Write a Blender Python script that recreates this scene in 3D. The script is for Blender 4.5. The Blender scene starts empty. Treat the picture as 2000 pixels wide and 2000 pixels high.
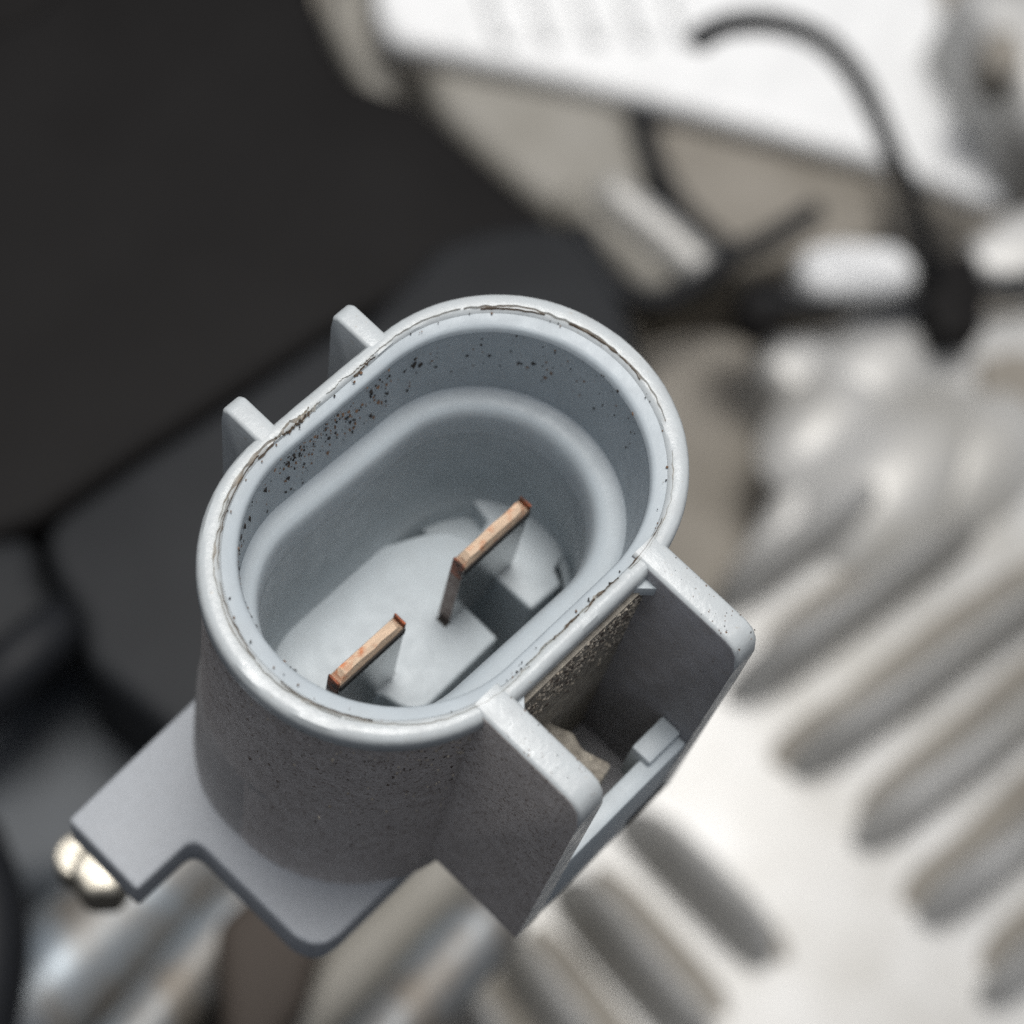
import bpy, bmesh, math, random
import numpy as np
from mathutils import Vector, Matrix, noise as mnoise

random.seed(7)
C = bpy.context.scene.collection
S = 0.00076                       # one model unit (u) in metres: the connector is about 15 mm long

# ------------------------------------------------------------------ camera
F = 4377.5                        # focal length in pixels of the 2000 px photograph
DEPTH = 82.0                      # u, camera to rim centre along the view axis
NAD = np.array([-627.2, -1979.6, -F])
Zc = -NAD / np.linalg.norm(NAD)
def _ray(px, py): return np.array([px - 1000.0, -(py - 1000.0), -F])
_x0 = np.array([1.0, 0, 0]); _x0 -= (_x0 @ Zc) * Zc; _x0 /= np.linalg.norm(_x0)
_y0 = np.cross(Zc, _x0)
_r = _ray(860, 1010); _P0 = _r / abs(_r[2]) * DEPTH
_a = math.radians(46.302)
_X = math.cos(_a) * _x0 + math.sin(_a) * _y0
_Y = -math.sin(_a) * _x0 + math.cos(_a) * _y0
RW = np.stack([_X, _Y, Zc])
CAM = -RW @ _P0

def at(px, py, z):
    """Point of the horizontal plane z seen at a pixel of the photograph (2000 px)."""
    d = RW @ _ray(px, py)
    q = CAM + (z - CAM[2]) / d[2] * d
    return (float(q[0]), float(q[1]), float(z))

cam_data = bpy.data.cameras.new('camera')
cam = bpy.data.objects.new('camera', cam_data); C.objects.link(cam)
M = Matrix.Identity(4)
for i in range(3):
    for j in range(3):
        M[i][j] = RW[i, j]
    M[i][3] = CAM[i] * S
cam.matrix_world = M
cam_data.sensor_width = 36
cam_data.lens = F / 2000 * 36
cam_data.clip_start = 0.002
cam_data.clip_end = 50
cam_data.dof.use_dof = True
cam_data.dof.focus_distance = 83.5 * S
cam_data.dof.aperture_fstop = cam_data.lens / (1.85 * S * 1000)      # a 1.85 u wide pupil
bpy.context.scene.camera = cam

# ------------------------------------------------------------------ light
SUN_EL, SUN_AZ = math.radians(81), math.radians(46)
w = bpy.data.worlds.new('World'); bpy.context.scene.world = w; w.use_nodes = True
nt = w.node_tree
bg = nt.nodes['Background']
sky = nt.nodes.new('ShaderNodeTexSky'); sky.sky_type = 'NISHITA'; sky.sun_disc = False
sky.sun_elevation = SUN_EL; sky.sun_rotation = math.pi / 2 - SUN_AZ
sky.dust_density = 4; sky.air_density = 1
hs = nt.nodes.new('ShaderNodeHueSaturation'); hs.inputs['Saturation'].default_value = 0.34   # overcast: whitened sky
nt.links.new(sky.outputs[0], hs.inputs['Color'])
nt.links.new(hs.outputs[0], bg.inputs['Color'])
bg.inputs['Strength'].default_value = 0.08
sun = bpy.data.lights.new('sun', 'SUN'); sun.energy = 2.0; sun.angle = math.radians(22); sun.color = (1.0, 0.975, 0.94)
so = bpy.data.objects.new('sun', sun); C.objects.link(so)
sd = Vector((math.cos(SUN_EL) * math.cos(SUN_AZ), math.cos(SUN_EL) * math.sin(SUN_AZ), math.sin(SUN_EL)))
so.rotation_euler = sd.to_track_quat('Z', 'Y').to_euler()
sc = bpy.context.scene
sc.view_settings.view_transform = 'Standard'; sc.view_settings.look = 'None'
sc.view_settings.gamma = 1; sc.view_settings.exposure = 0.34
sc.render.engine = 'CYCLES'
sc.cycles.use_denoising = False
sc.cycles.max_bounces = 8

# ------------------------------------------------------------------ materials
def mat(name, col, rough=0.5, metal=0.0, col2=None, nscale=0.6, lo=0.35, hi=0.65, bump=0.0, bscale=4.0, spec=0.5,
        speck=None, speck_scale=3.0, speck_at=(0.62, 0.68), rough2=None):
    m = bpy.data.materials.new(name); m.use_nodes = True
    n, l = m.node_tree.nodes, m.node_tree.links
    b = n['Principled BSDF']
    b.inputs['Roughness'].default_value = rough
    b.inputs['Metallic'].default_value = metal
    b.inputs['Specular IOR Level'].default_value = spec
    tc = n.new('ShaderNodeTexCoord')
    def noise(scale, detail=5, rough_=0.6):
        t = n.new('ShaderNodeTexNoise'); t.inputs['Scale'].default_value = scale / S
        t.inputs['Detail'].default_value = detail; t.inputs['Roughness'].default_value = rough_
        l.new(tc.outputs['Object'], t.inputs['Vector']); return t
    col4 = (*col, 1)
    if col2 is not None:
        t = noise(nscale)
        mr = n.new('ShaderNodeMapRange'); mr.inputs['From Min'].default_value = lo; mr.inputs['From Max'].default_value = hi
        l.new(t.outputs['Fac'], mr.inputs['Value'])
        mx = n.new('ShaderNodeMix'); mx.data_type = 'RGBA'
        mx.inputs['A'].default_value = col4; mx.inputs['B'].default_value = (*col2, 1)
        l.new(mr.outputs[0], mx.inputs['Factor'])
        out = mx.outputs['Result']
        if rough2 is not None:
            r = n.new('ShaderNodeMapRange'); r.inputs['To Min'].default_value = rough; r.inputs['To Max'].default_value = rough2
            l.new(mr.outputs[0], r.inputs['Value']); l.new(r.outputs[0], b.inputs['Roughness'])
        if speck is not None:
            t2 = noise(speck_scale, 4, 0.7)
            m2 = n.new('ShaderNodeMapRange'); m2.inputs['From Min'].default_value = speck_at[0]; m2.inputs['From Max'].default_value = speck_at[1]
            l.new(t2.outputs['Fac'], m2.inputs['Value'])
            mx2 = n.new('ShaderNodeMix'); mx2.data_type = 'RGBA'
            l.new(m2.outputs[0], mx2.inputs['Factor']); l.new(out, mx2.inputs['A']); mx2.inputs['B'].default_value = (*speck, 1)
            out = mx2.outputs['Result']
        l.new(out, b.inputs['Base Color'])
    else:
        b.inputs['Base Color'].default_value = col4
    if bump:
        t = noise(bscale, 6, 0.65)
        bp = n.new('ShaderNodeBump'); bp.inputs['Strength'].default_value = bump; bp.inputs['Distance'].default_value = 0.12 * S
        l.new(t.outputs['Fac'], bp.inputs['Height']); l.new(bp.outputs[0], b.inputs['Normal'])
    return m

PLASTIC = mat('grey_plastic', (.40, .447, .475), .42, col2=(.38, .422, .447), nscale=1.2, bump=.12, bscale=7, rough2=.52)
RIM = mat('rim_plastic', (.452, .485, .495), .25, col2=(.42, .447, .455), nscale=1.1, bump=.18, bscale=5, rough2=.42,
          speck=(.33, .30, .25), speck_scale=3.2, speck_at=(.64, .74))
INNER = mat('socket_plastic', (.36, .405, .432), .4, col2=(.335, .377, .40), nscale=.9, bump=.2, bscale=6, rough2=.5,
            speck=(.2, .17, .15), speck_scale=6.0, speck_at=(.67, .74))
DUSTY = mat('dusty_plastic', (.54, .51, .49), .55, col2=(.44, .41, .39), nscale=1.3, bump=.45, bscale=9, spec=.3,
            speck=(.17, .13, .105), speck_scale=6, speck_at=(.53, .66))
SHADED = mat('shaded_soiled_plastic', (.31, .315, .335), .5, col2=(.26, .26, .27), nscale=.9, bump=.4, bscale=8, spec=.35,
             speck=(.15, .12, .1), speck_scale=8, speck_at=(.6, .7))  # soiled grey, darkened for the shade on rib sides and latch floor
FLANGE = mat('dusty_flange_plastic', (.335, .355, .378), .5, col2=(.315, .333, .353), nscale=2.5, bump=.2, bscale=8, spec=.35)
DUSTLIGHT = mat('pale_dust_film', (.42, .41, .40), .7, col2=(.35, .335, .325), nscale=1.2, bump=.4, bscale=8, spec=.25)
GRIME = mat('grimy_plastic', (.40, .37, .315), .85, col2=(.22, .20, .17), nscale=1.6, bump=1.0, bscale=7, spec=.2,
            speck=(.45, .41, .33), speck_scale=5, speck_at=(.58, .66))
TIN = mat('tin_plated_metal', (.5, .51, .51), .27, 1.0, col2=(.5, .5, .5), nscale=2, bump=.15, bscale=6)
COPPER = mat('bare_copper', (1.0, .74, .53), .26, .3, col2=(.78, .31, .15), nscale=1.5, lo=.55, hi=.72, bump=.35, bscale=4, rough2=.5)
COPPER_DARK = mat('oxidised_copper', (.34, .10, .045), .5, .6, col2=(.04, .025, .02), nscale=2.4, bump=.5, bscale=6)
SHADE_BLOCK = mat('brown_black_shade', (.05, .041, .034), .7, spec=.2)  # colour of the shade under the flange
SEAM = mat('tan_seam_dirt', (.27, .20, .14), .9, col2=(.12, .08, .05), nscale=2)
GRIT = mat('dark_brown_grit', (.075, .06, .05), .9)
BROWN_TIN = mat('stained_tin', (.26, .21, .19), .45, .7, col2=(.14, .1, .085), nscale=2.5, bump=.3, bscale=6)
DIRT_AND_SHADE = mat('black_dirt_and_hollow_shade', (.025, .022, .02), .9)  # dirt flakes, and the dark inside blade pockets and latch slot
RUST = mat('brown_dirt', (.15, .09, .055), .9)
SAND = mat('pale_grit', (.64, .58, .48), .9, col2=(.2, .17, .13), nscale=3)
FLASH = mat('pale_flash', (.72, .70, .64), .45, col2=(.55, .5, .42), nscale=3)
ALU = mat('cast_aluminium', (.445, .447, .44), .42, .2, col2=(.33, .325, .305), nscale=.05, bump=.3, bscale=1.5)
ALU_DIM = mat('dull_aluminium', (.25, .24, .215), .65, .1, col2=(.195, .185, .16), nscale=.08, bump=.3, bscale=1)
ALU_BLUE = mat('steel', (.25, .285, .32), .5, .25, col2=(.19, .195, .2), nscale=.12)
ALU_GROOVE_SHADE = mat('groove_shade_aluminium', (.20, .186, .16), .7, 0, col2=(.15, .138, .118), nscale=.12, bump=.3, bscale=1)  # dark tone for the shaded, grimy grooves between fins
PIPE = mat('drawn_steel_pipe', (.23, .27, .305), .42, .5, col2=(.16, .145, .125), nscale=.15, rough2=.55)
WHITE = mat('bright_metal', (.72, .73, .73), .5, 0, col2=(.62, .63, .63), nscale=.2)
BROWN = mat('stained_casting', (.24, .222, .192), .75, .1, col2=(.17, .155, .13), nscale=.07)
BLACK = mat('black_plastic', (.009, .0085, .0085), .6, col2=(.007, .0065, .0065), nscale=.08, spec=.08)
BLACK2 = mat('weathered_black_plastic', (.020, .0215, .0235), .6, col2=(.014, .015, .0165), nscale=.06, spec=.15)
RUBBER = mat('black_rubber', (.009, .010, .012), .55, spec=.2)
BLUEGREY = mat('blue_grey_casting', (.05, .058, .067), .6, .1, col2=(.036, .042, .048), nscale=.1)
CHROME = mat('bright_zinc', (.52, .49, .42), .4, .8, col2=(.33, .31, .26), nscale=1.2, bump=.5, bscale=1.5)

# ------------------------------------------------------------------ helpers
def thing(name, label, cat, loc=(0, 0, 0), group=None):
    o = bpy.data.objects.new(name, None); C.objects.link(o)
    o.empty_display_size = 0.001
    o.location = Vector(loc) * S
    o['label'] = label; o['category'] = cat
    if group: o['group'] = group
    return o

def tag(o, label, cat, group=None):
    o['label'] = label; o['category'] = cat
    if group: o['group'] = group
    return o

def link(name, bm, m, parent=None, origin=None, sharp=38, kind=None):
    """bmesh in u (scene coordinates) -> one mesh object; parts sit at their parent's origin."""
    bmesh.ops.recalc_face_normals(bm, faces=bm.faces)
    o_ = Vector(origin) * S if origin is not None else (parent.matrix_basis.translation.copy() if parent else Vector((0, 0, 0)))
    if parent is not None:
        p = parent; o_ = Vector((0, 0, 0))
        while p is not None:
            o_ += p.location; p = p.parent
    me = bpy.data.meshes.new(name)
    for v in bm.verts: v.co = v.co * S - o_
    cs = math.cos(math.radians(sharp))
    bm.normal_update()
    for f in bm.faces: f.smooth = True
    for e in bm.edges:
        if len(e.link_faces) == 2 and e.link_faces[0].normal.dot(e.link_faces[1].normal) < cs: e.smooth = False
    bm.to_mesh(me); bm.free()
    for mm in (m if isinstance(m, (list, tuple)) else [m]): me.materials.append(mm)
    o = bpy.data.objects.new(name, me); C.objects.link(o)
    if parent is not None: o.parent = parent
    else: o.location = o_
    if kind: o['kind'] = kind
    return o

def centre(pts):
    n = len(pts); return (sum(p[0] for p in pts) / n, sum(p[1] for p in pts) / n)

def slab(pts, ztop, zbot, bevel=0.0, seg=2, bm=None, shrink=0.0, slope=None):
    """Prism of a plan outline. bevel rounds the top edge (and softens the rest)."""
    own = bm is None
    b = bmesh.new()
    cx, cy = centre(pts)
    top = [b.verts.new((p[0], p[1], ztop + (slope(p[0], p[1]) if slope else 0))) for p in pts]
    bot = [b.verts.new((p[0] + (p[0] - cx) * shrink, p[1] + (p[1] - cy) * shrink, zbot)) for p in pts]
    b.faces.new(top); b.faces.new(list(reversed(bot)))
    n = len(pts)
    for i in range(n): b.faces.new((top[i], bot[i], bot[(i + 1) % n], top[(i + 1) % n]))
    bmesh.ops.recalc_face_normals(b, faces=b.faces)
    if bevel:
        ed = [e for e in b.edges if e.verts[0] in top or e.verts[1] in top]
        bmesh.ops.bevel(b, geom=ed, offset=bevel, segments=seg, profile=0.5, affect='EDGES', clamp_overlap=True)
    if own: return b
    tmp = bpy.data.meshes.new('tmp'); b.to_mesh(tmp); b.free(); bm.from_mesh(tmp); bpy.data.meshes.remove(tmp)
    return bm

def box(x0, x1, y0, y1, z0, z1, bevel=0.0, bm=None, seg=2):
    return slab([(x0, y0), (x1, y0), (x1, y1), (x0, y1)], z1, z0, bevel, seg, bm)

def smooth_path(pts, n):
    P = [Vector(p) for p in pts]
    P = [P[0] * 2 - P[1]] + P + [P[-1] * 2 - P[-2]]
    out = []
    for i in range(1, len(P) - 2):
        a, b_, c, d = P[i - 1:i + 3]
        for k in range(n):
            t = k / n
            out.append(0.5 * ((2 * b_) + (c - a) * t + (2 * a - 5 * b_ + 4 * c - d) * t * t + (3 * b_ - a - 3 * c + d) * t ** 3))
    out.append(P[-2]); return out

def tube(pts, r, seg=14, n=6, bm=None, r1=None, round_ends=True):
    b = bm or bmesh.new()
    path = smooth_path(pts, n)
    up = Vector((0, 0, 1)); rings = []
    m = len(path)
    seq = []
    for i, p in enumerate(path):
        t = (path[min(i + 1, m - 1)] - path[max(i - 1, 0)]).normalized()
        rr = r if r1 is None else r + (r1 - r) * i / (m - 1)
        seq.append((p, t, rr))
    if round_ends:
        a, z = seq[0], seq[-1]
        seq = [(a[0] - a[1] * a[2] * .6, a[1], a[2] * .55), (a[0] - a[1] * a[2] * .3, a[1], a[2] * .86)] + seq + \
              [(z[0] + z[1] * z[2] * .3, z[1], z[2] * .86), (z[0] + z[1] * z[2] * .6, z[1], z[2] * .55)]
    for p, t, rr in seq:
        s = t.cross(up)
        if s.length < 1e-3: s = t.cross(Vector((1, 0, 0)))
        s.normalize(); u = s.cross(t)
        rings.append([b.verts.new(p + (s * math.cos(2 * math.pi * k / seg) + u * math.sin(2 * math.pi * k / seg)) * rr) for k in range(seg)])
    for i in range(len(rings) - 1):
        for k in range(seg):
            b.faces.new((rings[i][k], rings[i][(k + 1) % seg], rings[i + 1][(k + 1) % seg], rings[i + 1][k]))
    b.faces.new(list(reversed(rings[0]))); b.faces.new(rings[-1])
    return b

NP = 160
def stadium(cx, cy, h, r, zf, n=NP):
    """n points round a stadium; the same parameter for every size so rings can be lofted."""
    out = []
    for k in range(n):
        a = 2 * math.pi * k / n
        # blend of arc and straight: quarter of the points on each straight side
        q = (k / n) * 4
        s = int(q); f = q - s
        if s == 0: ang = -math.pi / 2 + math.pi * f; x, y = cx + h + r * math.cos(ang), cy + r * math.sin(ang)
        elif s == 1: x, y = cx + h - 2 * h * f, cy + r
        elif s == 2: ang = math.pi / 2 + math.pi * f; x, y = cx - h + r * math.cos(ang), cy + r * math.sin(ang)
        else: x, y = cx - h + 2 * h * f, cy - r
        z = zf(x, y) if callable(zf) else zf
        out.append((x, y, z))
    return out

def loft(rings, close=None, bm=None):
    b = bm or bmesh.new()
    vs = [[b.verts.new(p) for p in r] for r in rings]
    n = len(vs[0])
    for i in range(len(vs) - 1):
        for k in range(n):
            b.faces.new((vs[i][k], vs[i][(k + 1) % n], vs[i + 1][(k + 1) % n], vs[i + 1][k]))
    if close == 'end': b.faces.new(vs[-1])
    return b

# ------------------------------------------------------------------ setting
pit = box(-900, 900, -900, 900, -330, -300)
o = link('engine_bay_floor', pit, BLACK, origin=(0, 0, -300)); o['kind'] = 'structure'
for name, x0, x1, y0, y1, z1 in (('bay_light_blocker', -640, -600, -900, 900, 120), ('bay_light_blocker', 700, 740, -900, 900, 120),
                                 ('bay_light_blocker', -598, 698, -700, -660, 120), ('bay_light_blocker', -598, 698, 660, 700, 120)):  # unseen dark walls added round the bay to cut side light
    o = link(name, box(x0, x1, y0, y1, -299, z1, 6), BLACK2, origin=((x0 + x1) / 2, (y0 + y1) / 2, -299)); o['kind'] = 'structure'

# the engine bay is laid out on horizontal planes well below the connector
DEEP, WIDE = 1.6, 1.3
def bay_at(x, y, z): return at(x, y, z * DEEP)
def bay_outline(pts, z): return [bay_at(x, y, z)[:2] for x, y in pts]
def bay_place(pts, z): c = centre(bay_outline(pts, z)); return (c[0], c[1], z * DEEP)
def bay_slab(pts, z1, z0, bevel=0.0, seg=2, shrink=0.0): return slab(pts, z1 * DEEP, z0 * DEEP, bevel * WIDE, seg, shrink=shrink)
def bay_tube(pts, r, seg=14, n=6): return tube(pts, r * WIDE, seg, n)

# rough stained casting that fills the far background
poly = [(560, -300), (2500, -300), (2600, 2400), (900, 2500), (-400, 2500), (-300, 1500), (500, 900)]
b = bay_slab(bay_outline(poly, -132), -132, -160, 2)
o = link('rear_casting', b, BROWN, origin=bay_place(poly, -160))
tag(o, 'dim brown-stained engine casting lying deepest behind everything', 'engine casting')

# --- ribbed aluminium cover on the right -----------------------------------
ZB, ZT = -96.5, -92.8
base = [(1460, 690), (1520, 640), (1700, 625), (2250, 560), (2500, 1000), (2500, 2300), (1000, 2300), (720, 1940), (760, 1740), (1000, 1500), (1250, 1420), (1370, 1230), (1420, 1120), (1500, 990), (1550, 880), (1530, 760)]
cover = thing('engine_cover', 'pale aluminium engine cover with deep slanting fins right of the connector', 'engine cover', bay_place(base, ZB))
link('base_plate', bay_slab(bay_outline(base, ZB), ZB, ZB - 14, 4, 5), ALU, cover)
_d = [(1250, 640), (1420, 620), (1580, 700), (1590, 880), (1520, 1050), (1440, 1200), (1300, 1260), (1200, 1000)]
b = bay_slab(bay_outline(_d, -104), -104, -116, 4, 4)
tag(link('casting_saddle', b, BROWN, origin=bay_place(_d, -116)), 'grey-brown casting hollow between the connector rim and the finned cover', 'engine casting')
_d = [(1915, 700), (1990, 680), (2120, 740), (2120, 850), (1990, 840), (1920, 780)]
b = bay_slab(bay_outline(_d, ZB + 1), ZB + 1, ZB - 3, .3, 2)
tag(link('casting_recess', b, BROWN, origin=bay_place(_d, ZT)), 'brownish patch of casting at the right edge below the clip', 'engine casting')
_d = [(1850, -60), (2150, -60), (2150, 300), (2010, 250), (1950, 120)]
b = bay_slab(bay_outline(_d, -100), -100, -112, 4, 4)
tag(link('casting_corner', b, ALU, origin=bay_place(_d, -112)), 'pale grey casting in the upper right corner beyond the white bracket', 'engine casting')
_d = [(1925, 60), (1985, 45), (2010, 110), (1980, 150), (1930, 130)]
b = bay_slab(bay_outline(_d, -98), -98, -102, 1, 3)
tag(link('rubber_plug', b, BROWN, origin=bay_place(_d, -102)), 'small brown plug on the casting in the upper right corner', 'plug')
def fin(p, q, wd, z=ZT, name='fin', par=cover, m=ALU, drop=10):
    a, c = Vector(bay_at(*p, z)), Vector(bay_at(*q, z))
    t = (c - a).normalized(); s = Vector((-t.y, t.x, 0)) * wd * WIDE / 2
    pts = [(a + s), (a - s), (c - s), (c + s)]
    return link(name, bay_slab([(v.x, v.y) for v in pts], z, z - drop, wd * .42, 4, shrink=.12), m, par)
def round_fin(p, q, wd, hgt, name='fin', m=ALU, z=None):
    """Cast fin with a half-elliptic section, swelling slightly along its length, rounded nose."""
    zb = (ZB if z is None else z) * DEEP - .3
    a, c = Vector(at(*p, zb)), Vector(at(*q, zb))
    t = (c - a); L = t.length; t.normalize(); sv = Vector((-t.y, t.x, 0))
    b = bmesh.new(); rows = []; n = 26; k_ = 12
    ph = random.random() * 9
    for i in range(n + 1):
        u = i / n; d = u * L
        e = math.sqrt(max(0.0, 1 - (1 - min(1, d / (wd * 1.6))) ** 2)) * math.sqrt(max(0.0, 1 - (1 - min(1, (L - d) / (wd * 1.6))) ** 2))
        ww = wd * .5 * (.25 + .75 * e) * (1 + .10 * mnoise.noise(Vector((d * .11, ph, 0)))); hh = max(.02, hgt * e * (1 + .14 * mnoise.noise(Vector((d * .09, ph, 5)))))
        bend = sv * (.5 * mnoise.noise(Vector((d * .05, ph, 11))))
        rows.append([b.verts.new(a + t * d + bend + sv * (ww * math.cos(math.pi * j / k_)) + Vector((0, 0, hh * math.sin(math.pi * j / k_)))) for j in range(k_ + 1)])
    for i in range(n):
        for j in range(k_): b.faces.new((rows[i][j], rows[i][j + 1], rows[i + 1][j + 1], rows[i + 1][j]))
    return link(name, b, m, cover)
for p, q, wd in (((1400, 1190), (1700, 975), 4.6), ((1415, 1370), (1900, 1040), 4.9), ((1540, 1520), (2160, 1090), 4.9), ((1665, 1660), (2200, 1250), 5.2),
             ((1790, 1805), (2240, 1450), 4.8), ((1910, 1960), (2260, 1665), 5.0)):
    round_fin(p, q, wd * random.uniform(.92, 1.06), random.uniform(10, 13))
for p, q, wd in (((1205, 1595), (1500, 1890), 4.4), ((1080, 1730), (1380, 2080), 4.6), ((955, 1825), (1180, 2120), 4.4), ((855, 1895), (1000, 2130), 4.2)):
    round_fin(p, q, wd * random.uniform(.92, 1.06), random.uniform(9.5, 12))
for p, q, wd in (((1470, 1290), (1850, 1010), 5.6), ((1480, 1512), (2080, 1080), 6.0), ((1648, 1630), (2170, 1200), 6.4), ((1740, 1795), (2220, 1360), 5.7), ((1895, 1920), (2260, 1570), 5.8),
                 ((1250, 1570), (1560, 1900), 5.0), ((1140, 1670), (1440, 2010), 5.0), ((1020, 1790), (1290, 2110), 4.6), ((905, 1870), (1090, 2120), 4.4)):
    round_fin(p, q, wd, .5, 'groove_shade_grime', ALU_GROOVE_SHADE)  # grime strips whose dark colour also paints the shade in the grooves
for x, y, w_, h_ in ((1760, 930, 26, 5.0), (1620, 830, 18, 3.5), (1900, 900, 22, 4.0), (1720, 720, 20, 3.0)):
    cxy = Vector(at(x, y, ZB * DEEP)); b = bmesh.new()
    loft([[(cxy.x + w_ * .5 * rr * math.cos(2 * math.pi * k / 28) * 1.2, cxy.y + w_ * .5 * rr * math.sin(2 * math.pi * k / 28) * .7, ZB * DEEP - .3 + h_ * zz) for k in range(28)]
          for rr, zz in ((1, 0), (.93, .2), (.8, .45), (.6, .75), (.35, .93), (.1, 1.0))], 'end', b)
    link('swelling', b, ALU, cover)

# --- dull casting with ridges under the connector --------------------------
lower = [(60, 1700), (240, 1560), (560, 1640), (900, 1640), (1040, 1720), (900, 2000), (860, 2200), (20, 2200), (0, 1900)]
lc = thing('lower_casting', 'stained brown casting lying under the metal pipes below the connector', 'engine casting', bay_place(lower, -70))
link('base_plate', bay_slab(bay_outline(lower, -70), -70, -80, 2, 3), BROWN, lc)
for p, q, rr, lab in (((-40, 2060), (400, 1640), 4.1, 'wide bluish shiny metal pipe running down-left from under the flange arm'),
                      ((150, 2170), (560, 1680), 2.3, 'narrower shiny metal pipe between the wide bluish pipe and the dark shade block'),
                      ((430, 2150), (880, 1690), 2.1, 'dull grey-brown metal pipe passing below the latch frame'),
                      ((620, 2180), (960, 1790), 2.4, 'slim grey metal pipe closest to the aluminium fins')):
    a_, b_ = bay_at(*p, -66 if rr > 4 else -64), bay_at(*q, -66 if rr > 4 else -64)
    o = link('metal_pipe', bay_tube([a_, tuple((x + y) / 2 for x, y in zip(a_, b_)), b_], rr, 20, 4), ALU_DIM if rr < 2.2 else PIPE, origin=a_)
    tag(o, lab, 'pipe', 'metal pipes below the connector')

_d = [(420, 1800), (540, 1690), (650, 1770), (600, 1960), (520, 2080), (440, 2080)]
b = bay_slab(bay_outline(_d, -58), -58, -70, 2.2, 4)  # added dark block: shade below the flange as shape and colour
tag(link('shade_block', b, SHADE_BLOCK, origin=bay_place(_d, -70)), 'brown-black block added as shade between the metal pipes below the flange', 'shade block')
# --- bright white metal bracket, top right ---------------------------------
br = [(715, -260), (735, 20), (765, 78), (1000, 128), (1300, 200), (1560, 270), (1760, 325), (1860, 365), (1960, 405), (1990, 350), (1930, 190), (1850, 40), (1760, -260)]
bracket = thing('metal_bracket', 'overexposed white metal bracket crossing behind the black cable loop', 'bracket', bay_place(br, -110))
link('plate', bay_slab(bay_outline(br, -110), -110, -112, 1.2, 3), WHITE, bracket)
for x in (930, 1020, 1110, 1200, 1290):
    fin((x, -120), (x + 60, 70), 1.9, -108.8, 'ridge', bracket, WHITE, 3)
# castings seen below the bracket
b = bay_slab(bay_outline([(1570, 478), (1640, 462), (1760, 470), (1800, 520), (1780, 575), (1600, 570), (1560, 530)], -93.5), -93.5, -97, 2, 4)
tag(link('mounting_block', b, WHITE, origin=bay_place([(1680, 520)], -100)), 'small pale metal block left of the black cable clip', 'metal block')
b = bay_slab(bay_outline([(1890, 470), (1990, 400), (2200, 380), (2200, 560), (1960, 545), (1900, 520)], -93.6), -93.6, -97, 2, 4)
tag(link('mounting_block', b, ALU, origin=bay_place([(2040, 470)], -104)), 'pale metal lump at the right edge under the white bracket', 'metal block')
b = bay_slab(bay_outline([(640, -200), (735, -200), (740, 60), (800, 120), (790, 190), (730, 200), (690, 130), (640, 40)], -116), -116, -126, 3, 4)
tag(link('casting_boss', b, ALU_DIM, origin=bay_place([(720, 60)], -124)), 'grey blurred boss between the black hose and white bracket', 'engine casting')
b = bay_slab(bay_outline([(820, 110), (1220, 190), (1270, 330), (1250, 470), (1170, 480), (1060, 390), (960, 310), (860, 210)], -112), -112, -128, 4, 4)
tag(link('casting_shoulder', b, ALU_DIM, origin=bay_place([(1050, 300)], -124)), 'brownish grey casting shoulder under the white bracket', 'engine casting')
_d = [(1270, 215), (1420, 245), (1720, 325), (1730, 470), (1560, 500), (1440, 530), (1330, 440)]
b = bay_slab(bay_outline(_d, -112.5), -112.5, -130, 2, 3)
tag(link('casting_web', b, BROWN, origin=bay_place(_d, -130)), 'flat brown casting web between the two black hoses under the bracket', 'engine casting')
# pipe stubs
b = bay_tube([bay_at(1190, 380, -102), bay_at(1290, 460, -102), bay_at(1362, 525, -102)], 2.1, 20)
tag(link('pipe_stub', b, ALU, origin=bay_at(1280, 450, -88)), 'short pale metal pipe stub pointing down beside the black hose', 'pipe')
b = bay_tube([bay_at(1120, 400, -104), bay_at(1210, 480, -104), bay_at(1285, 555, -104)], 2.2, 20)
tag(link('pipe_stub', b, ALU_DIM, origin=bay_at(1200, 480, -94)), 'duller olive pipe stub lying left of the pale one', 'pipe')

# --- cables and black fittings ---------------------------------------------
Z1 = -58
pts = [(1368, 76), (1400, 56), (1455, 43), (1520, 47), (1585, 68), (1640, 110), (1690, 180), (1735, 280), (1770, 360), (1796, 430), (1808, 490), (1815, 550)]
b = bay_tube([bay_at(x, y, Z1 - 34 * (i / 11)) for i, (x, y) in enumerate(pts)], .92)
tag(link('cable', b, RUBBER, origin=bay_at(1640, 110, Z1)), 'thin black cable looping over the white bracket', 'cable')
pts = [(1264, 185), (1260, 215), (1258, 255), (1275, 320), (1320, 395), (1370, 450), (1425, 495)]
b = bay_tube([bay_at(x, y, -111.9) for x, y in pts], 1.25)
tag(link('hose', b, RUBBER, origin=bay_at(1300, 360, -92)), 'black hose dropping from under the white bracket beside the pipe stub', 'hose')
pts = [(1135, 450), (1170, 515), (1215, 568), (1290, 585), (1370, 548), (1430, 500), (1500, 470), (1590, 415)]
b = bay_tube([bay_at(x, y, -97) for x, y in pts], 1.1)
tag(link('hose', b, RUBBER, origin=bay_at(1370, 548, -91)), 'black hose curving around the ends of both pipe stubs', 'hose')
pts = [(1480, 585), (1540, 592), (1620, 598), (1700, 600), (1800, 590), (1900, 572), (2000, 548), (2150, 510)]
b = bay_tube([bay_at(x, y, -93) for x, y in pts], .85)
tag(link('cable', b, RUBBER, origin=bay_at(1700, 600, -80)), 'black cable running right from the small plug through the square clip', 'cable')
clip = thing('cable_clip', 'square black plastic clip holding cables below the white bracket', 'clip', bay_at(1865, 570, -92))
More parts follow.
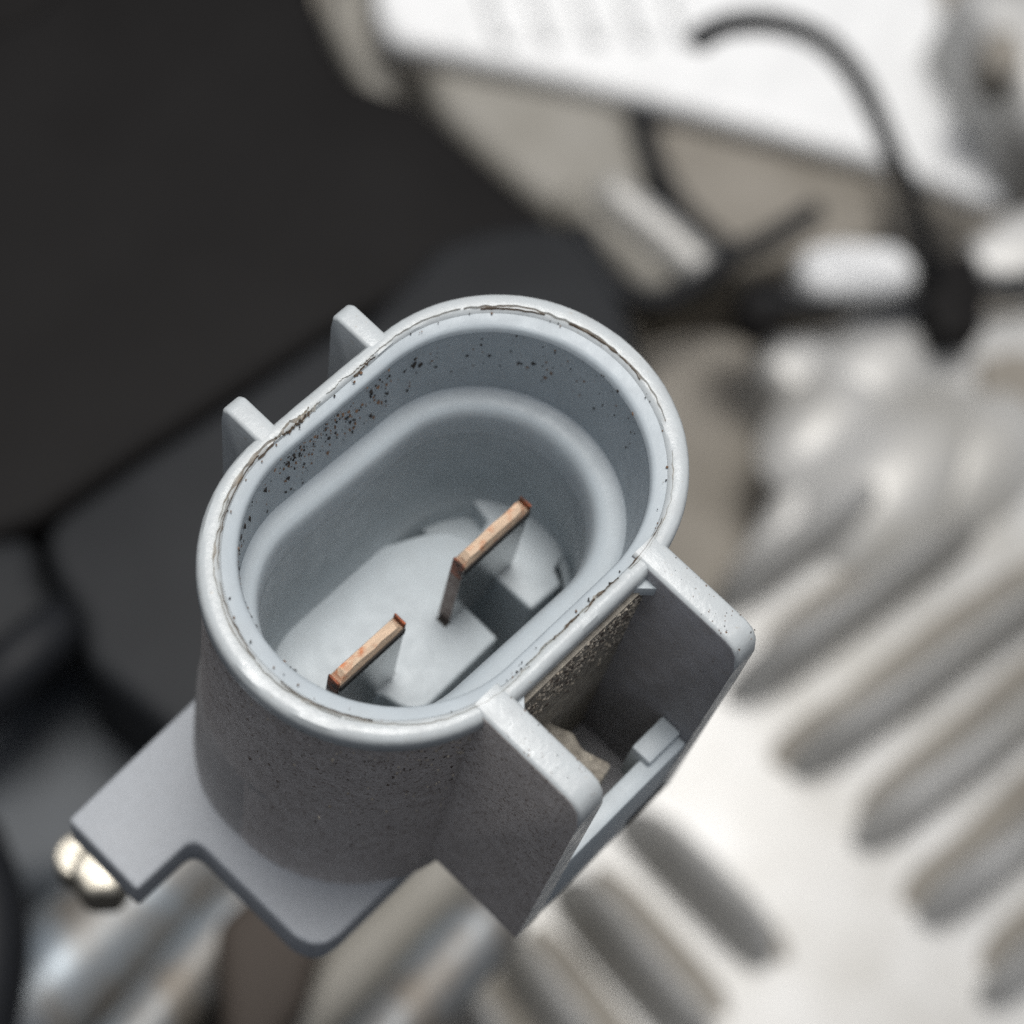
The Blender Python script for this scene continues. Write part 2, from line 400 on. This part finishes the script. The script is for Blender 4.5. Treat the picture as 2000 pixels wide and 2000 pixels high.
link('body', bay_slab(bay_outline([(1812, 505), (1905, 490), (1928, 555), (1922, 648), (1838, 656), (1806, 585)], -92), -92, -95, .15, 2), BLACK, clip)
link('tab', bay_slab(bay_outline([(1800, 560), (1826, 550), (1830, 610), (1806, 612)], -93), -93, -95, .3, 2), BLACK, clip)
plug = thing('cable_plug', 'small dark plug at the left end of the right-hand cable', 'plug', bay_at(1490, 590, -93))
link('body', bay_slab(bay_outline([(1440, 555), (1500, 530), (1555, 560), (1545, 625), (1480, 645), (1438, 608)], -92.5), -92.5, -95, .9, 3), BLACK, plug)
link('collar', bay_tube([bay_at(1530, 590, -93.5), bay_at(1560, 594, -93.5)], 1.0, 16, 2), BLACK2, plug)

# --- black plastic parts on the left ---------------------------------------
big = [(-400, 120), (0, 42), (60, 22), (130, -60), (420, -260), (600, -200), (612, -20), (650, 90), (690, 150), (770, 180), (830, 205), (900, 268), (990, 350), (1060, 410), (1110, 500), (1000, 560), (860, 545), (645, 652), (480, 760), (300, 874), (90, 1014), (-60, 1072), (-400, 1100)]
b = bay_slab(bay_outline(big, -60), -60, -100, 4, 5)
tag(link('intake_duct', b, BLACK, origin=bay_place(big, -100)), 'big matt black intake cover filling the upper left corner', 'intake cover')
_d = [(-300, 1090), (70, 1035), (82, 1120), (130, 1200), (60, 1262), (-300, 1360)]
b = bay_slab(bay_outline(_d, -60), -60, -80, 2.5, 4)
tag(link('plastic_cover', b, BLACK2, origin=bay_place(_d, -80)), 'charcoal plastic panel at the left edge below the intake cover', 'plastic cover')
low = [(860, 470), (960, 440), (1060, 428), (1120, 440), (1175, 495), (1215, 570), (1240, 640), (1290, 780), (1200, 1000), (760, 1000), (700, 640)]
b = bay_slab(bay_outline(low, -56), -56, -90, 2, 4)
tag(link('plastic_shield', b, BLACK2, origin=bay_place(low, -90)), 'dark grey plastic shield peeping over the right of the rim', 'plastic shield')
bx = [(86, 1060), (110, 1010), (300, 880), (480, 765), (640, 655), (860, 560), (1000, 800), (760, 1300), (420, 1500), (170, 1290), (160, 1200), (112, 1130)]
b = bay_slab(bay_outline(bx, -58), -58, -90, 2.5, 4)
tag(link('fuse_box', b, BLACK2, origin=bay_place(bx, -90)), 'dark plastic box with rounded corner left of the connector', 'plastic box')
b = bay_tube([bay_at(-120, 1440, -62), bay_at(0, 1330, -60), bay_at(90, 1250, -60), bay_at(170, 1190, -62)], 1.9, 18)
tag(link('hose', b, RUBBER, origin=bay_at(50, 1280, -62)), 'thick black hose entering at the left edge', 'hose')
dark = [(-300, 1030), (86, 1010), (180, 1240), (420, 1430), (420, 1720), (240, 1740), (-300, 1800)]
b = bay_slab(bay_outline(dark, -68), -68, -110, 4, 4)
tag(link('side_casting', b, BLUEGREY, origin=bay_place(dark, -110)), 'dark blue-grey casting behind the connector flange arm', 'engine casting')
b = bay_tube([bay_at(-90, 2150, -56), bay_at(-35, 1930, -56), bay_at(-30, 1780, -56), bay_at(-80, 1640, -56)], 2.4, 18)
tag(link('hose', b, RUBBER, origin=bay_at(-10, 1930, -56)), 'dark hose at the lower left corner beside the ridged casting', 'hose')

# ------------------------------------------------------------------ the connector
con = thing('electrical_connector', 'grey oval two-pin electrical connector with open socket and dirty latch frame', 'connector', (0.6, 0, -20))
CX, CY, H = .58, .08, 3.24
def ring(r, z, h=H, cx=CX, cy=CY): return stadium(cx, cy, h, r, z)
# outside wall, rim and socket lining: lofted one after the other
link('outer_wall', loft([ring(6.62, -20.3), ring(6.62, -14), ring(6.63, -8), ring(6.64, -4), ring(6.66, -1.35)]), DUSTY, con)
wob = lambda k: lambda x, y: k + .035 * mnoise.noise(Vector((x * .9, y * .9, k * 5))) + .02 * mnoise.noise(Vector((x * 3, y * 3, k)))
link('rim', loft([ring(6.655, -1.35), ring(6.80, -1.2), ring(6.87, -.95), ring(6.87, -.42), ring(6.82, wob(-.2)), ring(6.70, wob(-.05)), ring(6.54, wob(.0), 3.2),
                  ring(6.33, wob(-.02), 3.05), ring(6.24, wob(-.07), 2.98), ring(6.19, wob(-.17), 2.95)]), RIM, con)
link('inner_lip', loft([ring(6.185, wob(-.17), 2.95), ring(6.08, wob(-.2), 2.9), ring(5.88, wob(-.25), 2.82), ring(5.8, wob(-.3), 2.78), ring(5.75, wob(-.38), 2.75), ring(5.72, -.6, 2.73)]), PLASTIC, con)
zl = lambda k: (lambda x, y: k - .085 * x)
def lring(r, k, h=3.0, cx=.5, cy=.0): return stadium(cx, cy, h, r, zl(k))
link('socket_wall', loft([ring(5.715, -.6, 2.73), ring(5.68, -1.5, 2.78, .57, .07), ring(5.6, -3, 2.87, .55, .07), lring(5.5, -4.25, 2.95, .53, .08)]), INNER, con)
link('socket_ledge', loft([lring(5.495, -4.25, 2.95, .53, .08), lring(5.4, -4.33, 2.97, .53, .08), lring(5.15, -4.38, 3.0, .5, .1), lring(4.85, -4.43, 3.04, .46, .12), lring(4.62, -4.52, 3.07, .42, .15),
                           lring(4.46, -4.7, 3.1, .38, .18), lring(4.35, -5.05, 3.12, .36, .2), lring(4.28, -5.6, 3.14, .34, .22), lring(4.25, -6.3, 3.15, .34, .22)]), PLASTIC, con)
link('socket_well', loft([lring(4.245, -6.3, 3.15, .34, .22), lring(4.19, -8.5, 3.2, .34, .12), lring(4.16, -10.2, 3.25, .35, 0), stadium(.36, -.1, 3.3, 4.16, -11.2), stadium(.36, -.3, 3.3, 4.14, -12.0),
                          stadium(.36, -.4, 3.3, 4.05, -12.4), stadium(.36, -.3, 3.3, 3.8, -12.65), stadium(.36, -.1, 3.3, 3.6, -27)], close='end'), INNER, con)
# the two seats the blades grow out of
zp = -12.35
left = [(-6.6, 3.9), (1.8, 3.9), (3.75, 2.95), (4.5, 2.45), (4.85, 1.85), (5.05, 1.35), (5.05, .8), (4.3, .2), (2.72, -.1), (2.68, -2.52), (-2.1, -2.62), (-2.45, -1.7), (-2.6, -1.0), (-3.1, -.3), (-6.8, -.2), (-7, 1)]
right = [(5.2, .9), (5.45, 1.3), (6.22, 1.5), (6.30, 2.3), (6.5, 2.9), (7.4, 3.0), (7.8, .5), (7.8, -1.75), (6.7, -2.0), (6.4, -2.7), (4.6, -2.62), (4.52, -.05), (4.2, .5)]
link('blade_seat', slab(left, zp, -26, .16, 3), PLASTIC, con)
link('blade_seat', slab(right, zp + .03, -26, .16, 3), PLASTIC, con)
link('seat_gap', slab([(4.3, 4.2), (4.4, .6), (6.6, .9), (6.6, 3.6)], -13.6, -26, .1), INNER, con)

# blades
def blade(x0, x1, y0, y1):
    b = bmesh.new()
    box(x0, x1, y0, y1, -12.9, -6.75, 0, b)
    t = link('terminal', b, TIN, con)
    # hammered copper tip: chamfered on four sides
    b = bmesh.new()
    n = 9
    rows = []
    for i in range(n + 1):
        x = x0 + (x1 - x0) * i / n
        e = .22 if i in (0, n) else 0
        j = lambda: random.uniform(-.04, .04)
        ym = (y0 + y1) / 2
        rows.append([b.verts.new(p) for p in ((x, y0 - .004, -6.75), (x + (e if i == 0 else -e), y0 + .13 + j() * .5, -6.22 - e + j()),
                     (x + (e if i == 0 else -e), ym + j(), -6.06 - e + j()), (x + (e if i == 0 else -e), y1 - .13 + j() * .5, -6.2 - e + j()), (x, y1 + .004, -6.75))])
    for i in range(n):
        for k in range(4): b.faces.new((rows[i][k], rows[i][k + 1], rows[i + 1][k + 1], rows[i + 1][k]))
    b.faces.new(rows[0]); b.faces.new(list(reversed(rows[-1])))
    link('tip', b, COPPER, t, sharp=14)
    # oxidised end edge
    b = box(x0 - .03, x0 + .04, y0 + .02, y1 - .02, -12.5, -7.6, .01)
    link('end_edge', b, BROWN_TIN, t)
    b = box(x0 - .05, x0 + .05, y0 + .03, y1 - .03, -7.7, -6.4, .02)
    link('end_edge', b, COPPER_DARK, t)
    b = box(x1 - .04, x1 + .05, y0 + .02, y1 - .02, -7.2, -6.3, .02)
    link('end_edge', b, COPPER_DARK, t)
    link('end_edge', box(x0 + .02, x1 - .02, y0 - .06, y0 + .03, -7.15, -6.66), DIRT_AND_SHADE, t)
    link('pocket', box(x1 - .05, x1 + .2, y0 + .05, y0 + .4, zp - .5, zp + .012), DIRT_AND_SHADE, t)  # solid black block, the dark of a hollow put into its colour
    # black block for shade in the clearance pocket where the blade enters its seat
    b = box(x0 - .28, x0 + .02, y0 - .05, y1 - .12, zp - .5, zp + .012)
    link('pocket', b, DIRT_AND_SHADE, t)
blade(1.66, 5.48, -.64, 0)
blade(-5.33, -1.76, -.74, -.10)

# latch frame: two side ribs, cross wall with tab, inner rail, gussets
def rib(x0, x1):
    b = bmesh.new()
    prof = [(-5.9, 0.02), (-10.55, 0.0), (-10.95, -.14), (-11.25, -.55), (-11.4, -1.2), (-11.4, -18.2), (-5.9, -18.2)]
    a = [b.verts.new((x0, y, z)) for y, z in prof]; c = [b.verts.new((x1, y, z)) for y, z in prof]
    b.faces.new(a); b.faces.new(list(reversed(c)))
    for i in range(7): b.faces.new((a[i], a[(i + 1) % 7], c[(i + 1) % 7], c[i]))
    bmesh.ops.recalc_face_normals(b, faces=b.faces)
    ed = [e for e in b.edges if max(v.co.z for v in e.verts) > -1.5 and abs(e.verts[0].co.x - e.verts[1].co.x) < .01 and min(v.co.z for v in e.verts) > -1.5]
    bmesh.ops.bevel(b, geom=ed, offset=.2, segments=3, profile=.5, affect='EDGES')
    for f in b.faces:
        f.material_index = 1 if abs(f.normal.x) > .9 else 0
    return b
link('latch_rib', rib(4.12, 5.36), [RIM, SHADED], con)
link('latch_rib', rib(-4.42, -3.05), [RIM, DUSTY], con)
b = box(-3.04, 4.11, -11.38, -10.5, -18.1, -10.0, .12)
link('latch_wall', b, PLASTIC, con)
link('latch_tab', box(2.2, 4.1, -10.95, -9.95, -12.5, -9.55, .1), PLASTIC, con)
link('latch_slot_shade', box(2.3, 4.6, -11.46, -11.37, -17.4, -16.3, .02), DIRT_AND_SHADE, con)  # black strip on the wall, shade of a slot in its colour
link('guide_rail', slab([(-3.04, -6.6), (.75, -5.6), (.6, -7.0), (1.0, -7.9), (.75, -8.6), (1.15, -9.9), (-.2, -10.15), (-3.04, -10.15)], -9.6, -17, .2, 3), GRIME, con)
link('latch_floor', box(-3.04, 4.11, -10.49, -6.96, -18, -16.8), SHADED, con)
link('gusset', slab([(4.13, -6.4), (4.13, -7.35), (3.15, -6.4)], -.75, -1.4, .04), PLASTIC, con)
link('gusset', slab([(-3.05, -6.4), (-3.05, -7.35), (-2.1, -6.4)], -.75, -1.4, .04), PLASTIC, con)
b = box(-3.04, 4.11, -6.95, -6.5, -17.5, -1.2); link('latch_back', b, GRIME, con)

# lugs on the far side
def lug(x0, x1, ymax):
    b = bmesh.new()
    prof = [(6.3, -.02), (ymax - .3, -.02), (ymax, -.3), (ymax - .05, -.9), (ymax - .25, -6), (6.3, -6)]
    a = [b.verts.new((x0, y, z)) for y, z in prof]; c = [b.verts.new((x1, y, z)) for y, z in prof]
    n = len(prof)
    b.faces.new(a); b.faces.new(list(reversed(c)))
    for i in range(n): b.faces.new((a[i], a[(i + 1) % n], c[(i + 1) % n], c[i]))
    bmesh.ops.recalc_face_normals(b, faces=b.faces)
    ed = [e for e in b.edges if min(v.co.z for v in e.verts) > -1 and max(v.co.y for v in e.verts) > 6.5]
    bmesh.ops.bevel(b, geom=ed, offset=.16, segments=3, profile=.5, affect='EDGES')
    return b
link('lug', lug(3.0, 3.95, 8.75), RIM, con)
link('lug', lug(-2.75, -1.8, 8.7), RIM, con)

# base flange with side arm
fl = [(-14.0, 1.55), (-14.0, 5.85), (-6.2, 6.15), (9.5, 6.2), (9.9, 5.6), (9.9, -5.4), (9.4, -5.9), (-9.2, -5.85), (-9.9, -5.7), (-10.35, -5.3), (-10.62, -4.6), (-10.7, 1.0), (-10.85, 1.4), (-11.2, 1.55)]
link('flange', slab(fl, -20.0, -22.6, .3, 3), FLANGE, con)
b = bmesh.new()
rows = []
for z, off in ((-20.1, .3), (-17, .26), (-14.2, .2), (-12.8, .1), (-11.6, -.06)):
    row = []
    for k in range(334, 410, 2):
        x, y, _ = stadium(CX, CY, H, 6.62, z, 640)[k]; x2, y2, _ = stadium(CX, CY, H, 6.62 + off, z, 640)[k]
        e = min(1, (k - 334) / 16, (408 - k) / 34); e = e * e * (3 - 2 * e)
        row.append(b.verts.new((x + (x2 - x) * e - (1 - e) * (x2 - x) * .2, y + (y2 - y) * e - (1 - e) * (y2 - y) * .2, z)))
    rows.append(row)
for i in range(4):
    for k in range(37): b.faces.new((rows[i][k], rows[i][k + 1], rows[i + 1][k + 1], rows[i + 1][k]))
link('collar_web', b, DUSTLIGHT, con)
link('stem', slab([(0, 0.5), (7.5, 0.5), (7.5, 4.5), (0, 4.5)], -22, -66, .3), BLACK2, con)

# ragged moulding flash along the rim
b = bmesh.new(); rng = random.Random(3)
base_ring = stadium(CX, CY, 3.04, 6.30, 0, 720)
nor = lambda k: Vector((base_ring[(k + 1) % 720][1] - base_ring[k - 1][1], -(base_ring[(k + 1) % 720][0] - base_ring[k - 1][0]), 0)).normalized()
def flash(k0, k1, wmax, off, bm, zz=.05, seed=0):
    prev = None
    for k in range(k0, k1):
        p = Vector(base_ring[k % 720]); nn = nor(k % 720)
        s = (k - k0) / (k1 - k0)
        wv = wmax * (.25 + .75 * abs(mnoise.noise(Vector((k * .11, seed, 0)))) * 1.6) * min(1, s * 8, (1 - s) * 8)
        o_ = off + .12 * mnoise.noise(Vector((k * .05, 9 + seed, 0))) + .05 * mnoise.noise(Vector((k * .35, 3 + seed, 0)))
        h_ = zz + .05 * mnoise.noise(Vector((k * .3, 5 + seed, 0)))
        q = [bm.verts.new(p + nn * (o_ - wv) + Vector((0, 0, -.14))), bm.verts.new(p + nn * o_ + Vector((0, 0, h_))), bm.verts.new(p + nn * (o_ + wv) + Vector((0, 0, -.14)))]
        if prev:
            bm.faces.new((prev[0], prev[1], q[1], q[0])); bm.faces.new((prev[1], prev[2], q[2], q[1]))
        prev = q
flash(385, 480, .10, .03, b, .12, 1); flash(300, 395, .17, .05, b, .15, 2); flash(285, 320, .12, -.05, b, .10, 22); flash(200, 275, .07, .02, b, .07, 3)
flash(60, 150, .13, .02, b, .10, 4); flash(150, 200, .07, .04, b, .08, 41); flash(0, 50, .06, 0, b, .05, 6); flash(560, 690, .07, -.1, b, .05, 5); flash(480, 560, .10, .05, b, .06, 8)
link('mould_flash', b, FLASH, con, sharp=60)
b = bmesh.new()
for k0, k1, w_, sd in ((300, 345, .06, 1), (346, 368, .05, 21), (366, 412, .075, 11), (415, 446, .06, 15), (456, 490, .06, 12), (78, 112, .055, 13), (120, 144, .045, 19), (200, 236, .05, 33), (600, 642, .07, 14), (646, 668, .05, 17), (670, 705, .075, 18), (0, 24, .06, 35)):
    flash(k0, k1, w_, -.06 if k0 < 300 or k0 > 590 else -.09, b, .06, sd)
link('rim_crack', b, SEAM, con, sharp=60)

# dirt: tiny flattened flakes on the walls, grit in the latch frame
def flake(bm, p, n, r, rg):
    n = Vector(n).normalized(); t = n.orthogonal().normalized(); u = n.cross(t)
    k = rg.randint(4, 6); a0 = rg.random() * 6.3; el = rg.uniform(.5, 1)
    rimv = [bm.verts.new(Vector(p) + (t * math.cos(a0 + 6.283 * i / k) + u * math.sin(a0 + 6.283 * i / k) * el) * r * rg.uniform(.6, 1.25) - n * r * .15) for i in range(k)]
    c = bm.verts.new(Vector(p) + n * r * .4)
    for i in range(k): bm.faces.new((rimv[i], rimv[(i + 1) % k], c))
rg = random.Random(11)
b = bmesh.new(); b2 = bmesh.new()
def wall_point(k, z):
    f = (-z - .45) / (4.2 - .45)
    r = 5.715 + (5.5 - 5.715) * f; h = 2.73 + (2.95 - 2.73) * f
    pr_ = stadium(CX - .05 * f, CY, h, r, z, 720)
    p = pr_[k % 720]; q = pr_[(k + 1) % 720]
    t = Vector(q) - Vector(p); return Vector(p), Vector((-t.y, t.x, .08)).normalized()
STA = {}
for i in range(420):
    u = rg.random()
    if u < .5: k = int(rg.gauss(325, 55)); z = -.7 - abs(rg.gauss(0, 1.3))
    elif u < .66: k = int(rg.gauss(430, 22)); z = -.45 - abs(rg.gauss(0, .5))
    else: k = rg.randint(60, 260); z = -.5 - rg.random() * 3
    z = max(z, -3.9)
    p, n = wall_point(k, z)
    flake(b if rg.random() < .55 else b2, p, n, rg.choice([.025, .03, .04, .05, .06, .08, .11]), rg)
for k, z, q in ((168, -1.6, .2), (165, -1.9, .17), (215, -1.1, .13), (214, -1.35, .12), (118, -2.4, .15), (140, -1.5, .08), (390, -1.2, .2), (396, -1.0, .16), (384, -1.7, .2), (372, -1.5, .15), (250, -2.2, .11)):
    p, n = wall_point(k, z); flake(b, p, n, q, rg)
for i in range(150):                       # a few on the rim
    k = rg.randint(0, 719); q = stadium(CX, CY, 2.9, rg.uniform(6.0, 6.7), -.1, 720)[k]
    flake(b2 if rg.random() < .5 else b, q, (0, 0, 1), rg.choice([.03, .04, .05, .07]), rg)
for i in range(120):                      # on the ribs and blades' floor
    x = rg.choice([rg.uniform(4.2, 5.3), rg.uniform(-4.3, -3.1)]); y = rg.uniform(-11.2, -6.6)
    flake(b2 if rg.random() < .6 else b, (x, y, .005 if y > -10.5 else -.15), (0, 0, 1), rg.choice([.025, .035, .05]), rg)
link('dirt_flakes', b, DIRT_AND_SHADE, con, kind='stuff', sharp=20)
link('rust_flakes', b2, RUST, con, kind='stuff', sharp=20)
b = bmesh.new(); b2 = bmesh.new()
for i in range(560):
    z = -1.3 - abs(rg.gauss(0, 2.2)); x = rg.uniform(-3.0, 4.1)
    z += -1.0 * (x < -1.5) * rg.random() * 3
    if z < -9: continue
    flake(b if rg.random() < .7 else b2, (x, -6.96, z), (0, -1, .2), rg.choice([.05, .07, .09, .12, .16]), rg)
for i in range(350):
    x = rg.gauss(-2.2, .8); y = rg.uniform(-9.9, -6.9)
    if x < -3 or x > .4: continue
    flake(b if rg.random() < .6 else b2, (x, y, -9.58), (0, 0, 1), rg.choice([.05, .07, .1]), rg)
for i in range(1000):                      # crumbs under the rim, outside
    k = int(rg.gauss(570, 55)); z = -1.35 - abs(rg.gauss(0, 1.6 if rg.random() < .6 else 5))
    if z < -17: continue
    pr_ = stadium(CX, CY, H, 6.66, z, 720); p = Vector(pr_[k % 720]); t = Vector(pr_[(k + 1) % 720]) - p
    flake(b if rg.random() < .6 else b2, p, (t.y, -t.x, .1), rg.choice([.03, .04, .05, .07, .09]), rg)
link('pale_grit', b, SAND, con, kind='stuff', sharp=20)
link('dark_grit', b2, GRIT, con, kind='stuff', sharp=20)

# bolt under the flange arm
bl = at(195, 1705, -40)
bolt = thing('flange_bolt', 'shiny bolt end catching the light under the connector flange arm', 'bolt', bl)
e0, e1 = Vector(at(200, 1700, -40)), Vector(at(70, 1845, -46))
dd = (e1 - e0).normalized()
hx = [(e0.x + 1.7 * math.cos(k * math.pi / 3 + .3), e0.y + 1.7 * math.sin(k * math.pi / 3 + .3)) for k in range(6)]
link('head', slab(hx, e0.z + .8, e0.z - 3, .45, 3), CHROME, bolt)
e2 = e0 + dd * 2.1 + Vector((.9, 1.3, 0))
hx = [(e2.x + 1.25 * math.cos(k * math.pi / 8), e2.y + 1.25 * math.sin(k * math.pi / 8)) for k in range(16)]
link('collar', slab(hx, e0.z - .2, e0.z - 3, .5, 3), CHROME, bolt)
